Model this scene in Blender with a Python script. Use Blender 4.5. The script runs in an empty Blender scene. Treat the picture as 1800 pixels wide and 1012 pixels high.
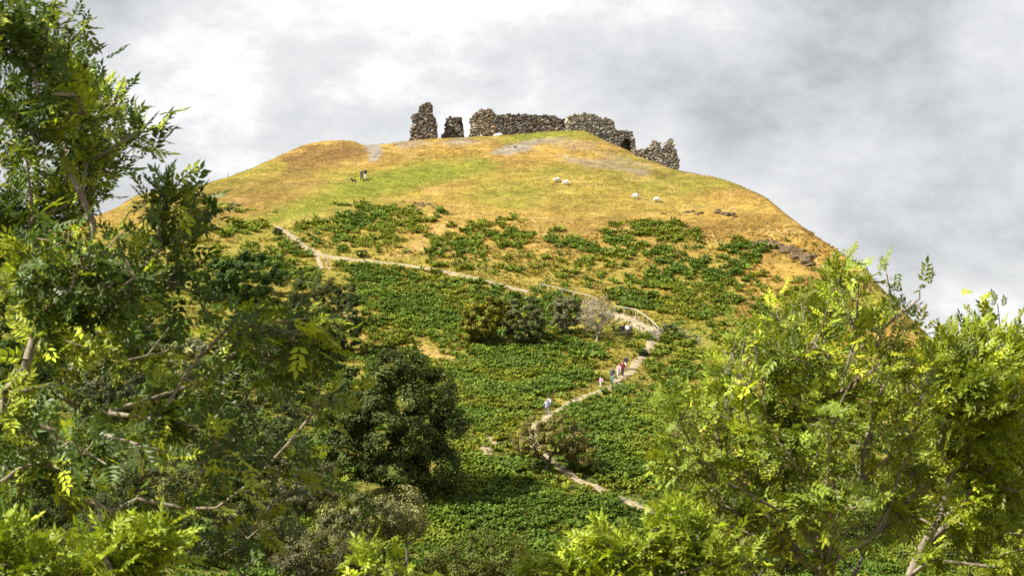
import bpy, math, random
import numpy as np
from mathutils import Vector, Matrix

random.seed(7); RNG = np.random.default_rng(11)
scene = bpy.context.scene
COL = scene.collection

# ------------------------------------------------------------------ camera
F = 4200.0            # focal length in photograph pixels (1800 wide)
VH = 860.0            # row of the horizon in the photograph
cd = bpy.data.cameras.new('camera'); cam = bpy.data.objects.new('camera', cd); COL.objects.link(cam)
cam.location = (0, 0, 0); cam.rotation_euler = (math.radians(90), 0, 0)
cd.sensor_width = 36.0; cd.lens = 36.0 * F / 1800.0
cd.shift_y = (VH - 506.0) / 1800.0
cd.clip_start = 0.5; cd.clip_end = 20000
cd.dof.use_dof = True; cd.dof.focus_distance = 290.0; cd.dof.aperture_fstop = 10.0
scene.camera = cam

# ------------------------------------------------------------------ sun and sky
SUN = Vector((-0.64, -0.30, 0.72)).normalized()       # towards the sun
ld = bpy.data.lights.new('sun', 'SUN'); ld.energy = 5.0; ld.angle = math.radians(0.5); ld.color = (1.0, 0.95, 0.86)
sun = bpy.data.objects.new('sun', ld); COL.objects.link(sun)
sun.rotation_euler = (-SUN).to_track_quat('-Z', 'Y').to_euler(); sun.location = (-60, -30, 120)

w = bpy.data.worlds.new('World'); scene.world = w; w.use_nodes = True
nt = w.node_tree; nt.nodes.clear()
def N(t, **k):
    n = nt.nodes.new(t)
    for a, b in k.items(): setattr(n, a, b)
    return n
sky = N('ShaderNodeTexSky', sky_type='NISHITA', sun_disc=False)
sky.sun_elevation = math.asin(SUN.z); sky.sun_rotation = math.atan2(SUN.x, SUN.y)
tc = N('ShaderNodeTexCoord'); mp = N('ShaderNodeMapping')
mp.inputs['Location'].default_value = (0.21, 0.0, 0.50); mp.inputs['Scale'].default_value = (1.0, 1.0, 1.7)
n1 = N('ShaderNodeTexNoise'); n1.inputs['Scale'].default_value = 7.5; n1.inputs['Detail'].default_value = 9; n1.inputs['Roughness'].default_value = 0.6; n1.inputs['Distortion'].default_value = 0.1
n2 = N('ShaderNodeTexNoise'); n2.inputs['Scale'].default_value = 3.2; n2.inputs['Detail'].default_value = 3; n2.inputs['Roughness'].default_value = 0.5
mixn = N('ShaderNodeMath', operation='MULTIPLY_ADD'); mixn.inputs[1].default_value = 0.85
ad = N('ShaderNodeMath', operation='MULTIPLY'); ad.inputs[1].default_value = 0.17
cr = N('ShaderNodeValToRGB')
el = cr.color_ramp.elements
el[0].position = 0.30; el[0].color = (0.165, 0.168, 0.177, 1)
el[1].position = 0.575; el[1].color = (0.42, 0.42, 0.42, 1)
e = cr.color_ramp.elements.new(0.39); e.color = (0.218, 0.221, 0.229, 1)
e = cr.color_ramp.elements.new(0.46); e.color = (0.288, 0.290, 0.296, 1)
e = cr.color_ramp.elements.new(0.53); e.color = (0.345, 0.346, 0.349, 1)
mul = N('ShaderNodeMix', data_type='RGBA', blend_type='MULTIPLY'); mul.inputs[0].default_value = 1.0
mul.inputs[7].default_value = (10.0, 10.0, 10.0, 1)
mx = N('ShaderNodeMix', data_type='RGBA'); mx.inputs[0].default_value = 0.96
bg = N('ShaderNodeBackground'); bg.inputs['Strength'].default_value = 0.1
out = N('ShaderNodeOutputWorld')
L = nt.links.new
L(tc.outputs['Generated'], mp.inputs['Vector']); L(mp.outputs[0], n1.inputs['Vector']); L(mp.outputs[0], n2.inputs['Vector'])
L(n2.outputs[0], ad.inputs[0]); L(n1.outputs[0], mixn.inputs[0]); L(ad.outputs[0], mixn.inputs[2])
L(mixn.outputs[0], cr.inputs[0]); L(cr.outputs[0], mul.inputs[6])
L(sky.outputs[0], mx.inputs[6]); L(mul.outputs[2], mx.inputs[7]); L(mx.outputs[2], bg.inputs['Color']); L(bg.outputs[0], out.inputs[0])

vs = scene.view_settings
vs.view_transform = 'Standard'; vs.look = 'None'; vs.exposure = 1.3; vs.gamma = 1.0; vs.use_curve_mapping = False

# ------------------------------------------------------------------ numeric helpers
def hash2(ix, iy, seed):
    h = (ix.astype(np.int64) * 374761393 + iy.astype(np.int64) * 668265263 + seed * 974711) & 0xffffffff
    h = ((h ^ (h >> 13)) * 1274126177) & 0xffffffff
    h = (h ^ (h >> 16)) & 0xffffffff
    return h / 4294967295.0
def vnoise(x, y, seed=0):
    x = np.asarray(x, float); y = np.asarray(y, float)
    ix = np.floor(x); iy = np.floor(y); fx = x - ix; fy = y - iy
    fx = fx * fx * (3 - 2 * fx); fy = fy * fy * (3 - 2 * fy)
    a = hash2(ix, iy, seed); b = hash2(ix + 1, iy, seed); c = hash2(ix, iy + 1, seed); d = hash2(ix + 1, iy + 1, seed)
    return (a * (1 - fx) + b * fx) * (1 - fy) + (c * (1 - fx) + d * fx) * fy
def fbm(x, y, seed=0, octv=4):
    s = 0; a = 0.5; t = 0
    for o in range(octv):
        s = s + a * vnoise(x * 2 ** o, y * 2 ** o, seed + o * 17); t += a; a *= 0.5
    return s / t
def sstep(a, b, x):
    t = np.clip((x - a) / (b - a), 0, 1); return t * t * (3 - 2 * t)

def poly_sd(px, py, poly):
    """signed distance to a polygon, positive inside"""
    P = np.array(poly, float); Q = np.roll(P, -1, 0)
    px = np.asarray(px, float); py = np.asarray(py, float)
    d2 = np.full(px.shape, 1e18); ins = np.zeros(px.shape, bool)
    for (ax, ay), (bx, by) in zip(P, Q):
        ex, ey = bx - ax, by - ay
        t = np.clip(((px - ax) * ex + (py - ay) * ey) / (ex * ex + ey * ey + 1e-12), 0, 1)
        d2 = np.minimum(d2, (px - ax - t * ex) ** 2 + (py - ay - t * ey) ** 2)
        c = ((ay > py) != (by > py))
        xi = ax + (py - ay) / (ey if abs(ey) > 1e-9 else 1e-9) * ex
        ins ^= c & (px < xi)
    return np.where(ins, 1, -1) * np.sqrt(d2)
def line_dist(px, py, line):
    P = np.array(line, float); d2 = np.full(np.shape(px), 1e18)
    for (ax, ay), (bx, by) in zip(P[:-1], P[1:]):
        ex, ey = bx - ax, by - ay
        t = np.clip(((px - ax) * ex + (py - ay) * ey) / (ex * ex + ey * ey + 1e-12), 0, 1)
        d2 = np.minimum(d2, (px - ax - t * ex) ** 2 + (py - ay - t * ey) ** 2)
    return np.sqrt(d2)

# ------------------------------------------------------------------ object helpers
def mk_mesh(name, V, faces, col=None, smooth=False, uvec=None):
    """faces: list of integer arrays (n,3) or (n,4); col: (nv,3) point colours"""
    V = np.asarray(V, np.float32)
    me = bpy.data.meshes.new(name)
    fl = [np.asarray(f, np.int32) for f in faces if len(f)]
    loops = np.concatenate([f.ravel() for f in fl]); tot = np.concatenate([np.full(len(f), f.shape[1], np.int32) for f in fl])
    start = np.concatenate([[0], np.cumsum(tot)[:-1]]).astype(np.int32)
    me.vertices.add(len(V)); me.vertices.foreach_set('co', V.ravel())
    me.loops.add(len(loops)); me.loops.foreach_set('vertex_index', loops)
    me.polygons.add(len(tot)); me.polygons.foreach_set('loop_start', start)
    try: me.polygons.foreach_set('loop_total', tot)
    except Exception: pass
    me.polygons.foreach_set('use_smooth', np.full(len(tot), bool(smooth)))
    me.update(calc_edges=True)
    if col is not None:
        a = me.color_attributes.new('tint', 'FLOAT_COLOR', 'POINT')
        c = np.ones((len(V), 4), np.float32); c[:, :3] = col
        a.data.foreach_set('color', c.ravel())
    return me
def add(name, me, mat=None, parent=None, **props):
    o = bpy.data.objects.new(name, me); COL.objects.link(o)
    if mat is not None and not me.materials: me.materials.append(mat)
    if parent is not None: o.parent = parent
    for k, v in props.items(): o[k] = v
    return o
def empty(name, loc=(0, 0, 0), rz=0, **props):
    o = bpy.data.objects.new(name, None); COL.objects.link(o); o.location = loc; o.rotation_euler = (0, 0, rz)
    o.empty_display_size = 0.3
    for k, v in props.items(): o[k] = v
    return o
def instance(TV, TF, M, P):
    """TV (n,3), TF list of faces, M (N,3,3), P (N,3) -> V, faces"""
    n = len(TV); K = len(P)
    V = np.einsum('kij,nj->kni', M, TV) + P[:, None, :]
    off = (np.arange(K) * n)[:, None, None]
    FF = [(np.asarray(f)[None] + off).reshape(-1, np.asarray(f).shape[1]) for f in TF]
    return V.reshape(-1, 3), FF
def unit(a): return a / (np.linalg.norm(a, axis=-1, keepdims=True) + 1e-9)
def frames(X, up, scale):
    """rotation matrices with columns X, Y, Z (Z close to up)"""
    X = unit(X); Y = unit(np.cross(up, X)); Z = np.cross(X, Y)
    return np.stack([X, Y, Z], -1) * scale[:, None, None]
def rand_dirs(n): return unit(RNG.normal(size=(n, 3)))

# ------------------------------------------------------------------ materials
def mat_new(name):
    m = bpy.data.materials.new(name); m.use_nodes = True
    t = m.node_tree; b = t.nodes['Principled BSDF']; return m, t, b
def tinted(name, rough=0.8, translucent=0.0, base=(1, 1, 1), noise=None, bump=None, spec=0.3, objrand=False, tcol=(1.0, 1.0, 0.55)):
    m, t, b = mat_new(name); lk = t.links.new
    a = t.nodes.new('ShaderNodeVertexColor'); a.layer_name = 'tint'
    c = a.outputs['Color']
    mm = t.nodes.new('ShaderNodeMix'); mm.data_type = 'RGBA'; mm.blend_type = 'MULTIPLY'; mm.inputs[0].default_value = 1
    mm.inputs[7].default_value = (*base, 1); lk(c, mm.inputs[6]); c = mm.outputs[2]
    if noise:
        for (sc, lo, hi, det) in noise:
            g = t.nodes.new('ShaderNodeNewGeometry')
            n = t.nodes.new('ShaderNodeTexNoise'); n.inputs['Scale'].default_value = sc; n.inputs['Detail'].default_value = det; n.inputs['Roughness'].default_value = 0.65
            mr = t.nodes.new('ShaderNodeMapRange'); mr.inputs[1].default_value = 0.33; mr.inputs[2].default_value = 0.67; mr.inputs[3].default_value = lo; mr.inputs[4].default_value = hi
            lk(g.outputs['Position'], n.inputs['Vector']); lk(n.outputs[0], mr.inputs[0])
            q = t.nodes.new('ShaderNodeMix'); q.data_type = 'RGBA'; q.blend_type = 'MULTIPLY'; q.inputs[0].default_value = 1
            lk(c, q.inputs[6]); lk(mr.outputs[0], q.inputs[7]); c = q.outputs[2]
    if objrand:
        oi = t.nodes.new('ShaderNodeObjectInfo'); mr = t.nodes.new('ShaderNodeMapRange'); mr.inputs[3].default_value = 0.7; mr.inputs[4].default_value = 1.35
        lk(oi.outputs['Random'], mr.inputs[0])
        q = t.nodes.new('ShaderNodeMix'); q.data_type = 'RGBA'; q.blend_type = 'MULTIPLY'; q.inputs[0].default_value = 1
        lk(c, q.inputs[6]); lk(mr.outputs[0], q.inputs[7]); c = q.outputs[2]
    lk(c, b.inputs['Base Color']); b.inputs['Roughness'].default_value = rough; b.inputs['Specular IOR Level'].default_value = spec
    if bump:
        g = t.nodes.new('ShaderNodeNewGeometry'); n = t.nodes.new('ShaderNodeTexNoise'); n.inputs['Scale'].default_value = bump[0]; n.inputs['Detail'].default_value = 6; n.inputs['Roughness'].default_value = 0.7
        bu = t.nodes.new('ShaderNodeBump'); bu.inputs['Strength'].default_value = bump[1]; bu.inputs['Distance'].default_value = bump[2]
        lk(g.outputs['Position'], n.inputs['Vector']); lk(n.outputs[0], bu.inputs['Height']); lk(bu.outputs[0], b.inputs['Normal'])
    if translucent > 0:
        tr = t.nodes.new('ShaderNodeBsdfTranslucent'); ms = t.nodes.new('ShaderNodeMixShader'); ms.inputs[0].default_value = translucent
        q = t.nodes.new('ShaderNodeMix'); q.data_type = 'RGBA'; q.blend_type = 'MULTIPLY'; q.inputs[0].default_value = 1
        q.inputs[7].default_value = (*tcol, 1); lk(c, q.inputs[6]); lk(q.outputs[2], tr.inputs[0])
        o = t.nodes['Material Output']; lk(b.outputs[0], ms.inputs[1]); lk(tr.outputs[0], ms.inputs[2]); lk(ms.outputs[0], o.inputs[0])
    return m
def plain(name, colr, rough=0.8, noise=6.0, amt=0.35, spec=0.3, bump=0.0):
    m, t, b = mat_new(name); lk = t.links.new
    g = t.nodes.new('ShaderNodeTexCoord'); n = t.nodes.new('ShaderNodeTexNoise'); n.inputs['Scale'].default_value = noise; n.inputs['Detail'].default_value = 5
    r = t.nodes.new('ShaderNodeValToRGB'); c = np.array(colr)
    r.color_ramp.elements[0].position = 0.3; r.color_ramp.elements[1].position = 0.7
    r.color_ramp.elements[0].color = (*(c * (1 - amt)), 1); r.color_ramp.elements[1].color = (*np.minimum(c * (1 + amt), 1), 1)
    lk(g.outputs['Object'], n.inputs['Vector']); lk(n.outputs[0], r.inputs[0]); lk(r.outputs[0], b.inputs['Base Color'])
    b.inputs['Roughness'].default_value = rough; b.inputs['Specular IOR Level'].default_value = spec
    if bump:
        bu = t.nodes.new('ShaderNodeBump'); bu.inputs['Strength'].default_value = bump; bu.inputs['Distance'].default_value = 0.05
        lk(n.outputs[0], bu.inputs['Height']); lk(bu.outputs[0], b.inputs['Normal'])
    return m
M_GROUND = tinted('hill_grass', 0.95, 0, noise=[(0.55, 0.70, 1.28, 6), (4.0, 0.62, 1.38, 6), (1.6, .72, 1.3, 5), (11.0, .7, 1.3, 3)], bump=(5.0, 0.6, 0.10), spec=0.1)
M_TUFT = tinted('grass_blades', 0.9, 0.25, spec=0.1, tcol=(1.0, 0.95, 0.6))
M_FERN = tinted('bracken_fronds', 0.6, 0.3, spec=0.15)
M_LEAF = tinted('tree_leaves', 0.6, 0.25, spec=0.15)
M_ASH = tinted('ash_leaves', 0.48, 0.3, spec=0.3)
M_ASHOBJ = tinted('ash_leaves_single', 0.48, 0.3, spec=0.3, objrand=True)
M_BARK = tinted('bark', 0.9, 0, noise=[(9.0, 0.55, 1.35, 6)], bump=(14.0, 0.8, 0.04), spec=0.15)
M_STONE = tinted('castle_stone', 0.9, 0, noise=[(3.0, 0.7, 1.3, 6)], bump=(6.0, 0.8, 0.1), spec=0.15)
M_PATH = tinted('path_dirt', 0.95, 0, noise=[(1.4, 0.72, 1.25, 6), (9, 0.75, 1.25, 4)], bump=(8.0, 0.8, 0.06), spec=0.1)
M_RAIL = plain('pale_timber', (0.34, 0.31, 0.26), 0.8, 9, 0.25)
M_POST = plain('weathered_timber', (0.24, 0.21, 0.17), 0.9, 9, 0.35)
M_WIRE = plain('fence_wire', (0.28, 0.28, 0.27), 0.5, 9, 0.1)

# ------------------------------------------------------------------ the hill
TD = np.array([0, 8, 20, 50, 100, 150, 190, 215, 225, 243, 275, 290, 310, 335, 360, 380, 395, 410, 430, 460, 520, 700.])
TZ = np.array([-1.7, -3.2, -6.5, -11, -15, -14, -9.5, -5, -1.1, 5.2, 13.75, 19.3, 26.6, 36.7, 46, 53.4, 59, 63.3, 68.5, 75, 87, 122.])
CR = np.array([(-3000, 900), (-1200, 700), (-500, 540), (-200, 470), (0, 425), (130, 395), (200, 368), (240, 345), (300, 334), (350, 326), (400, 311), (450, 293),
    (500, 270), (540, 255), (570, 249), (592, 247), (620, 250), (642, 256), (662, 255), (700, 250), (730, 246), (800, 242), (850, 240), (880, 238), (920, 235), (960, 232),
    (1000, 229), (1026, 229), (1040, 236), (1070, 251), (1110, 268), (1150, 285), (1190, 300), (1240, 309), (1280, 319), (1320, 335), (1345, 347), (1380, 375), (1430, 412),
    (1480, 448), (1520, 478), (1560, 520), (1600, 560), (1650, 612), (1700, 660), (1800, 740), (2000, 830), (3000, 930), (5000, 960)], float)
_dd = np.linspace(0.5, 700, 12000)
def pchip(x, X, Y):
    h = np.diff(X); dl = np.diff(Y) / h
    m = np.zeros_like(Y)
    for i in range(1, len(X) - 1):
        m[i] = 0 if dl[i - 1] * dl[i] <= 0 else 2 * dl[i - 1] * dl[i] / (dl[i - 1] + dl[i])
    m[0] = dl[0]; m[-1] = dl[-1]
    x = np.clip(x, X[0], X[-1]); i = np.clip(np.searchsorted(X, x) - 1, 0, len(X) - 2)
    t = (x - X[i]) / h[i]; t2 = t * t; t3 = t2 * t
    return (2 * t3 - 3 * t2 + 1) * Y[i] + (t3 - 2 * t2 + t) * h[i] * m[i] + (3 * t2 - 2 * t3) * Y[i + 1] + (t3 - t2) * h[i] * m[i + 1]
_eb = pchip(_dd, TD, TZ) / _dd * F
_ok = _dd > 160
def crest(u): return VH - pchip(u, CR[:, 0], CR[:, 1])
def crest_d(u): return np.interp(crest(u) + 5.0, _eb[_ok], _dd[_ok])
def H(u, d):
    """height of the ground at column u (photograph pixels at depth d)"""
    u = np.asarray(u, float); d = np.asarray(d, float); u, d = np.broadcast_arrays(u, d)
    dc = crest_d(u); ec = crest(u) + 2.5
    def surf(dd):
        eb = pchip(dd, TD, TZ) / dd * F
        k = 14.0; h = np.clip(0.5 + 0.5 * (ec - eb) / k, 0, 1)
        return (ec * (1 - h) + eb * h - k * h * (1 - h)) / F * dd
    z1 = surf(np.minimum(d, dc)); t = np.maximum(d - dc, 0)
    ta = np.minimum(t, 34)
    z = z1 + 0.14 * ta - 0.0062 * ta ** 2 - 0.28 * np.maximum(t - 34, 0)
    floor = -26.0
    z = np.where(d > dc + 20, np.maximum(z, floor + 3 * fbm(u / 300.0, d / 200.0, 5)), z)
    x = (u - 900) / F * d
    a = sstep(150, 215, d) * (1 - sstep(700, 900, d))
    fade = 1 - 0.8 * sstep(-16, -2, d - dc)
    z = z + a * fade * (1.3 * (fbm(x / 16.0, d / 13.0, 21, 4) - 0.5) + 0.95 * (fbm(x / 22.0, z / 1.7, 33, 3) - 0.5)) + a * 0.16 * (vnoise(x / 1.7, d / 1.7, 9) - 0.5)
    return z
def ground_v(u, d): return VH - H(u, d) / np.maximum(d, 0.1) * F
_scan = np.arange(165, 440, 0.2)
def hit(u, v):
    """point of the hill seen at pixel (u, v)"""
    e = H(np.full(_scan.shape, float(u)), _scan) / _scan * F
    k = np.nonzero(e >= VH - v)[0]
    d = _scan[k[0]] if len(k) else _scan[int(np.argmax(e))]
    return np.array([(u - 900) / F * d, d, float(H(u, d))])
def ground_at(x, y):
    return float(H(900 + x * F / y, y))
def px(u, v, d): return np.array([(u - 900) / F * d, d, (VH - v) / F * d])

PATH_MAIN = [(487, 398), (500, 406), (515, 418), (532, 431), (550, 443), (580, 452), (640, 459), (700, 464), (760, 473), (820, 486), (872, 499), (930, 512)]
PATH_TOPFENCE = [(1062, 549), (1090, 556), (1115, 566), (1140, 577), (1154, 583)]
PATH_DOWN = [(1156, 588), (1146, 603), (1132, 622), (1120, 637), (1111, 652), (1094, 664), (1066, 684), (1036, 695), (1006, 706), (985, 719), (962, 734), (944, 748), (938, 766), (950, 794), (975, 818), (1020, 845), (1075, 870), (1130, 893), (1190, 915)]
PATH_SPUR = [(553, 446), (560, 458), (566, 474)]
PATH_OAK = [(868, 768), (858, 782), (850, 800)]
PATHS = [PATH_MAIN, PATH_TOPFENCE, PATH_DOWN, PATH_SPUR, PATH_OAK]

GREEN = [([(400, 402), (470, 378), (560, 338), (640, 308), (760, 283), (845, 273), (880, 288), (790, 318), (700, 345), (610, 362), (520, 392), (480, 402)], 0.95, 14),
         ([(880, 250), (920, 236), (1000, 230), (1030, 231), (1045, 243), (990, 240), (930, 246), (890, 256)], 0.85, 5),
         ([(960, 305), (1200, 330), (1240, 362), (1100, 378), (900, 372), (760, 345)], 0.35, 30),
         ([(560, 640), (800, 600), (1250, 560), (1300, 1012), (560, 1012)], 0.55, 30), ([(600, 450), (1300, 440), (1300, 620), (1000, 600), (560, 640)], 0.42, 25),
         ([(-300, 520), (450, 430), (600, 520), (600, 1100), (-300, 1100)], 0.6, 40)]
GREY = [([(642, 255), (668, 253), (673, 270), (662, 284), (645, 286), (650, 270)], 0.95, 3),
        ([(845, 274), (890, 254), (935, 246), (985, 241), (1000, 243), (945, 252), (930, 264), (890, 273)], 0.85, 4),
        ([(978, 276), (1040, 278), (1110, 296), (1140, 304), (1080, 299), (1000, 285)], 0.5, 4),
        ([(690, 249), (860, 243), (880, 246), (860, 252), (700, 258)], 0.6, 5),
        ([(945, 249), (1020, 245), (1075, 268), (1150, 296), (1090, 284), (1020, 264)], 0.35, 6)]
BROWN = [([(500, 280), (545, 257), (600, 250), (640, 262), (640, 282), (560, 300), (500, 305)], 0.7, 12),
         ([(1000, 262), (1080, 285), (1180, 310), (1100, 300)], 0.5, 8),
         ([(820, 392), (1000, 385), (1330, 395), (1360, 430), (1100, 398), (900, 402)], 0.35, 10),
         ([(340, 335), (480, 310), (560, 320), (480, 372), (340, 400)], 0.4, 25)]
STRAW = [([(770, 393), (790, 396), (740, 440), (690, 458), (660, 452), (720, 430)], 0.7, 6),
         ([(480, 395), (560, 372), (620, 366), (560, 386)], 0.5, 10),
         ([(600, 540), (650, 560), (640, 610), (600, 600)], 0.5, 10),
         ([(720, 600), (800, 615), (790, 660), (740, 640)], 0.7, 10)]
GOLD = np.array([.235, .152, .034]); OCHRE = np.array([.180, .114, .027]); GREENC = np.array([.125, .132, .016]); BROWNC = np.array([.105, .058, .020]); GREYC = np.array([.175, .152, .122]); STRAWC = np.array([.29, .195, .062]); MOSS = np.array([.055, .075, .012])
def ground_col(u, d):
    u, d = np.broadcast_arrays(np.asarray(u, float), np.asarray(d, float))
    z = H(u, d); v = VH - z / d * F; x = (u - 900) / F * d
    beyond = d > crest_d(u) + 1.0
    v = np.where(beyond, VH - crest(u), v)
    wob = 26 * (fbm(u / 45.0, v / 14.0, 3, 4) - 0.5)
    nA = fbm(x / 9.0, z / 1.7, 51, 4); nB = fbm(x / 4.0, d / 3.0, 61, 4); nC = fbm(x / 25.0, d / 18.0, 71, 3)
    c = GOLD + (OCHRE - GOLD) * sstep(.42, .62, nA)[..., None]
    c = c + (GREENC - c) * (sstep(.5, .68, nC) * 0.55)[..., None]
    c = c + (STRAWC - c) * (sstep(.55, .72, nB) * 0.55)[..., None]
    for group, tgt in ((GREEN, GREENC), (BROWN, BROWNC), (STRAW, STRAWC), (GREY, GREYC)):
        for poly, wt, soft in group:
            m = wt * sstep(-soft, soft, poly_sd(u, v, poly) + wob * min(1, soft / 8.0)) * (0.75 + 0.5 * nB)
            c = c + (tgt - c) * np.clip(m, 0, 1)[..., None]
    low = sstep(600, 820, v)
    c = c + (MOSS - c) * (low * (0.35 + 0.6 * sstep(.4, .6, nB)))[..., None]
    return np.clip(c, 0.004, 1)

uc = np.concatenate([-np.geomspace(9000, 300, 30), np.arange(-250, 2051, 4.6), np.geomspace(2120, 12000, 30)])
dr = np.concatenate([np.geomspace(1.5, 178, 70), np.arange(180, 425, 0.85), np.linspace(426, 720, 50), np.geomspace(760, 9000, 14)])
UU, DD = np.meshgrid(uc, dr)
ZZ = H(UU, DD); XX = (UU - 900) / F * DD
nr, nc = UU.shape
idx = np.arange(nr * nc).reshape(nr, nc)
Q = np.stack([idx[:-1, :-1], idx[:-1, 1:], idx[1:, 1:], idx[1:, :-1]], -1).reshape(-1, 4)
gc = ground_col(UU, DD)
me = mk_mesh('hillside', np.stack([XX, DD, ZZ], -1).reshape(-1, 3), [Q], gc.reshape(-1, 3), True)
hill = add('hillside', me, M_GROUND, kind='structure', label='steep grassy hillside rising to the ruined castle')

# ------------------------------------------------------------------ footpaths
def path_strip(name, line, wid, colr, seed):
    pts = [hit(u, v) for u, v in line]
    pts = np.array(pts)[:, :2]
    seg = np.linalg.norm(np.diff(pts, axis=0), axis=1); s = np.concatenate([[0], np.cumsum(seg)])
    n = max(8, int(s[-1] / 0.4)); t = np.linspace(0, s[-1], n)
    cx = pchip(t, s, pts[:, 0]); cy = pchip(t, s, pts[:, 1])
    tx = np.gradient(cx); ty = np.gradient(cy); l = np.hypot(tx, ty) + 1e-9
    nx, ny = -ty / l, tx / l
    wl = wid * (0.35 + 1.3 * fbm(t / 1.6, t * 0 + 3.3, seed)); wr = wid * (0.35 + 1.3 * fbm(t / 1.6, t * 0 + 8.3, seed + 5))
    k = np.linspace(-1, 1, 7)
    off = np.where(k[None] < 0, k[None] * wl[:, None], k[None] * wr[:, None])
    X = cx[:, None] + nx[:, None] * off; Y = cy[:, None] + ny[:, None] * off
    Z = H(900 + X * F / Y, Y) + 0.05 - 0.07 * np.abs(k[None]) ** 4
    i = np.arange(n * 7).reshape(n, 7)
    q = np.stack([i[:-1, :-1], i[:-1, 1:], i[1:, 1:], i[1:, :-1]], -1).reshape(-1, 4)
    c = np.array(colr) * (0.8 + 0.4 * fbm(X / 1.5, Y / 1.5, seed + 9))[..., None]
    add(name, mk_mesh(name, np.stack([X, Y, Z], -1).reshape(-1, 3), [q], c.reshape(-1, 3), True), M_PATH, kind='structure')
DIRT = (.245, .20, .122)
path_strip('footpath', PATH_MAIN, 0.6, DIRT, 1)
path_strip('footpath', PATH_TOPFENCE, 1.5, (.26, .215, .14), 2)
path_strip('footpath', PATH_DOWN, 0.62, DIRT, 3)
path_strip('footpath', PATH_SPUR, 0.28, (.30, .23, .14), 4)
path_strip('footpath', [(u_ + 13, v_ + 1) for u_, v_ in PATH_SPUR], .28, (.28, .21, .13), 6)
path_strip('footpath', PATH_OAK, 0.9, DIRT, 5)

# ------------------------------------------------------------------ ruined castle
def stone_wall(name, label, poly, d, T, rot=0.0, tint=(.22, .20, .18), hole=None, seed=0, thin=0.03):
    """rubble masonry of single stones, outline in photograph pixels at depth d"""
    rg = np.random.default_rng(100 + seed)
    P = np.array(poly, float); uc_ = P[:, 0].mean()
    base = px(uc_, 0, d); x0 = base[0]
    S = ((P[:, 0] - uc_) / F * d) / math.cos(rot); Zp = (VH - P[:, 1]) / F * d
    zmin, zmax = Zp.min(), Zp.max(); pol = list(zip(S, Zp))
    hol = None
    if hole: hol = [((u - uc_) / F * d / math.cos(rot), (VH - v) / F * d) for u, v in hole]
    root = empty(name, (x0, d, zmin), rot, label=label, category='ruin', group='castle ruins on the summit')
    boxes = []
    z = zmin - 2.5
    while z < zmax:
        ch = rg.uniform(.15, .27)
        ny = max(2, int(T / 0.95))
        for iy in range(ny):
            yc = -T / 2 + (iy + 0.5) * T / ny
            s = S.min() - rg.uniform(0, .6)
            while s < S.max() + .3:
                wd = rg.uniform(.18, .5)
                cs = s + wd / 2; cz = max(z + ch / 2, zmin + 0.02)
                sd = poly_sd(np.array([cs]), np.array([cz]), pol)[0]
                inh = hol is not None and iy < ny - 1 and poly_sd(np.array([cs]), np.array([cz]), hol)[0] > 0
                if sd > -0.08 + rg.uniform(-.1, .12) and not inh and rg.random() > (thin if iy == 0 else 0.0):
                    fr = rg.uniform(-.09, .08) if iy in (0, ny - 1) else 0
                    boxes.append((cs, yc + fr, z + ch / 2, wd * .5 * rg.uniform(.88, 1.12), T / ny * .56, ch * .5 * rg.uniform(.9, 1.15)))
                s += wd
        z += ch
    B = np.array(boxes); n = len(B)
    cube = np.array([(-1, -1, -1), (1, -1, -1), (1, 1, -1), (-1, 1, -1), (-1, -1, 1), (1, -1, 1), (1, 1, 1), (-1, 1, 1)], float)
    cf = np.array([(0, 3, 2, 1), (4, 5, 6, 7), (0, 1, 5, 4), (1, 2, 6, 5), (2, 3, 7, 6), (3, 0, 4, 7)])
    V = cube[None] * B[:, None, 3:6] * (1 + rg.uniform(-.10, .22, (n, 8, 3))) + B[:, None, 0:3]
    ang = rg.normal(0, .05, n); ca, sa = np.cos(ang)[:, None], np.sin(ang)[:, None]
    dx = V[..., 0] - B[:, None, 0]; dz = V[..., 2] - B[:, None, 2]
    V[..., 0] = B[:, None, 0] + dx * ca - dz * sa; V[..., 2] = B[:, None, 2] + dx * sa + dz * ca
    V[..., 2] -= zmin
    FA = (cf[None] + (np.arange(n) * 8)[:, None, None]).reshape(-1, 4)
    br = rg.lognormal(-0.25, .42, n)[:, None]
    warm = rg.uniform(0, 1, n)[:, None]
    c = np.array(tint) * np.array([.85, .83, .80]) * br * (np.array([1.12, 1.0, .78]) * warm + np.array([.95, 1.0, 1.08]) * (1 - warm))
    c = np.repeat(np.clip(c, .02, .42), 8, 0)
    add('masonry', mk_mesh('masonry', V.reshape(-1, 3), [FA], c), M_STONE, root, kind='stuff')
    return root
TW1 = [(722, 252), (725, 230), (728, 217), (725, 205), (730, 203), (736, 202), (738, 193), (742, 186), (750, 184), (756, 186), (758, 196), (757, 206), (763, 210), (765, 221), (766, 232), (767, 252)]
stone_wall('ruined_tower', 'tall stepped stone stump, the highest ruin on the summit', TW1, 405, 3.6, 0.1, (.20, .175, .15), seed=1)
TW2 = [(777, 252), (783, 228), (786, 213), (790, 208), (800, 210), (809, 209), (811, 225), (813, 235), (812, 252)]
stone_wall('ruined_wall', 'short free-standing stone stump beside the tall stepped tower', TW2, 407, 2.8, -0.05, (.18, .16, .145), seed=2)
TW3 = [(827, 250), (831, 222), (829, 209), (838, 200), (845, 197), (860, 196), (866, 203), (869, 250)]
stone_wall('ruined_tower', 'square stone bastion at the end of the long wall', TW3, 406, 4.2, 0.12, (.27, .23, .18), seed=3)
TW4 = [(864, 252), (866, 203), (880, 204), (900, 203), (925, 203), (945, 206), (958, 205), (975, 207), (984, 211), (989, 222), (990, 252)]
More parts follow.
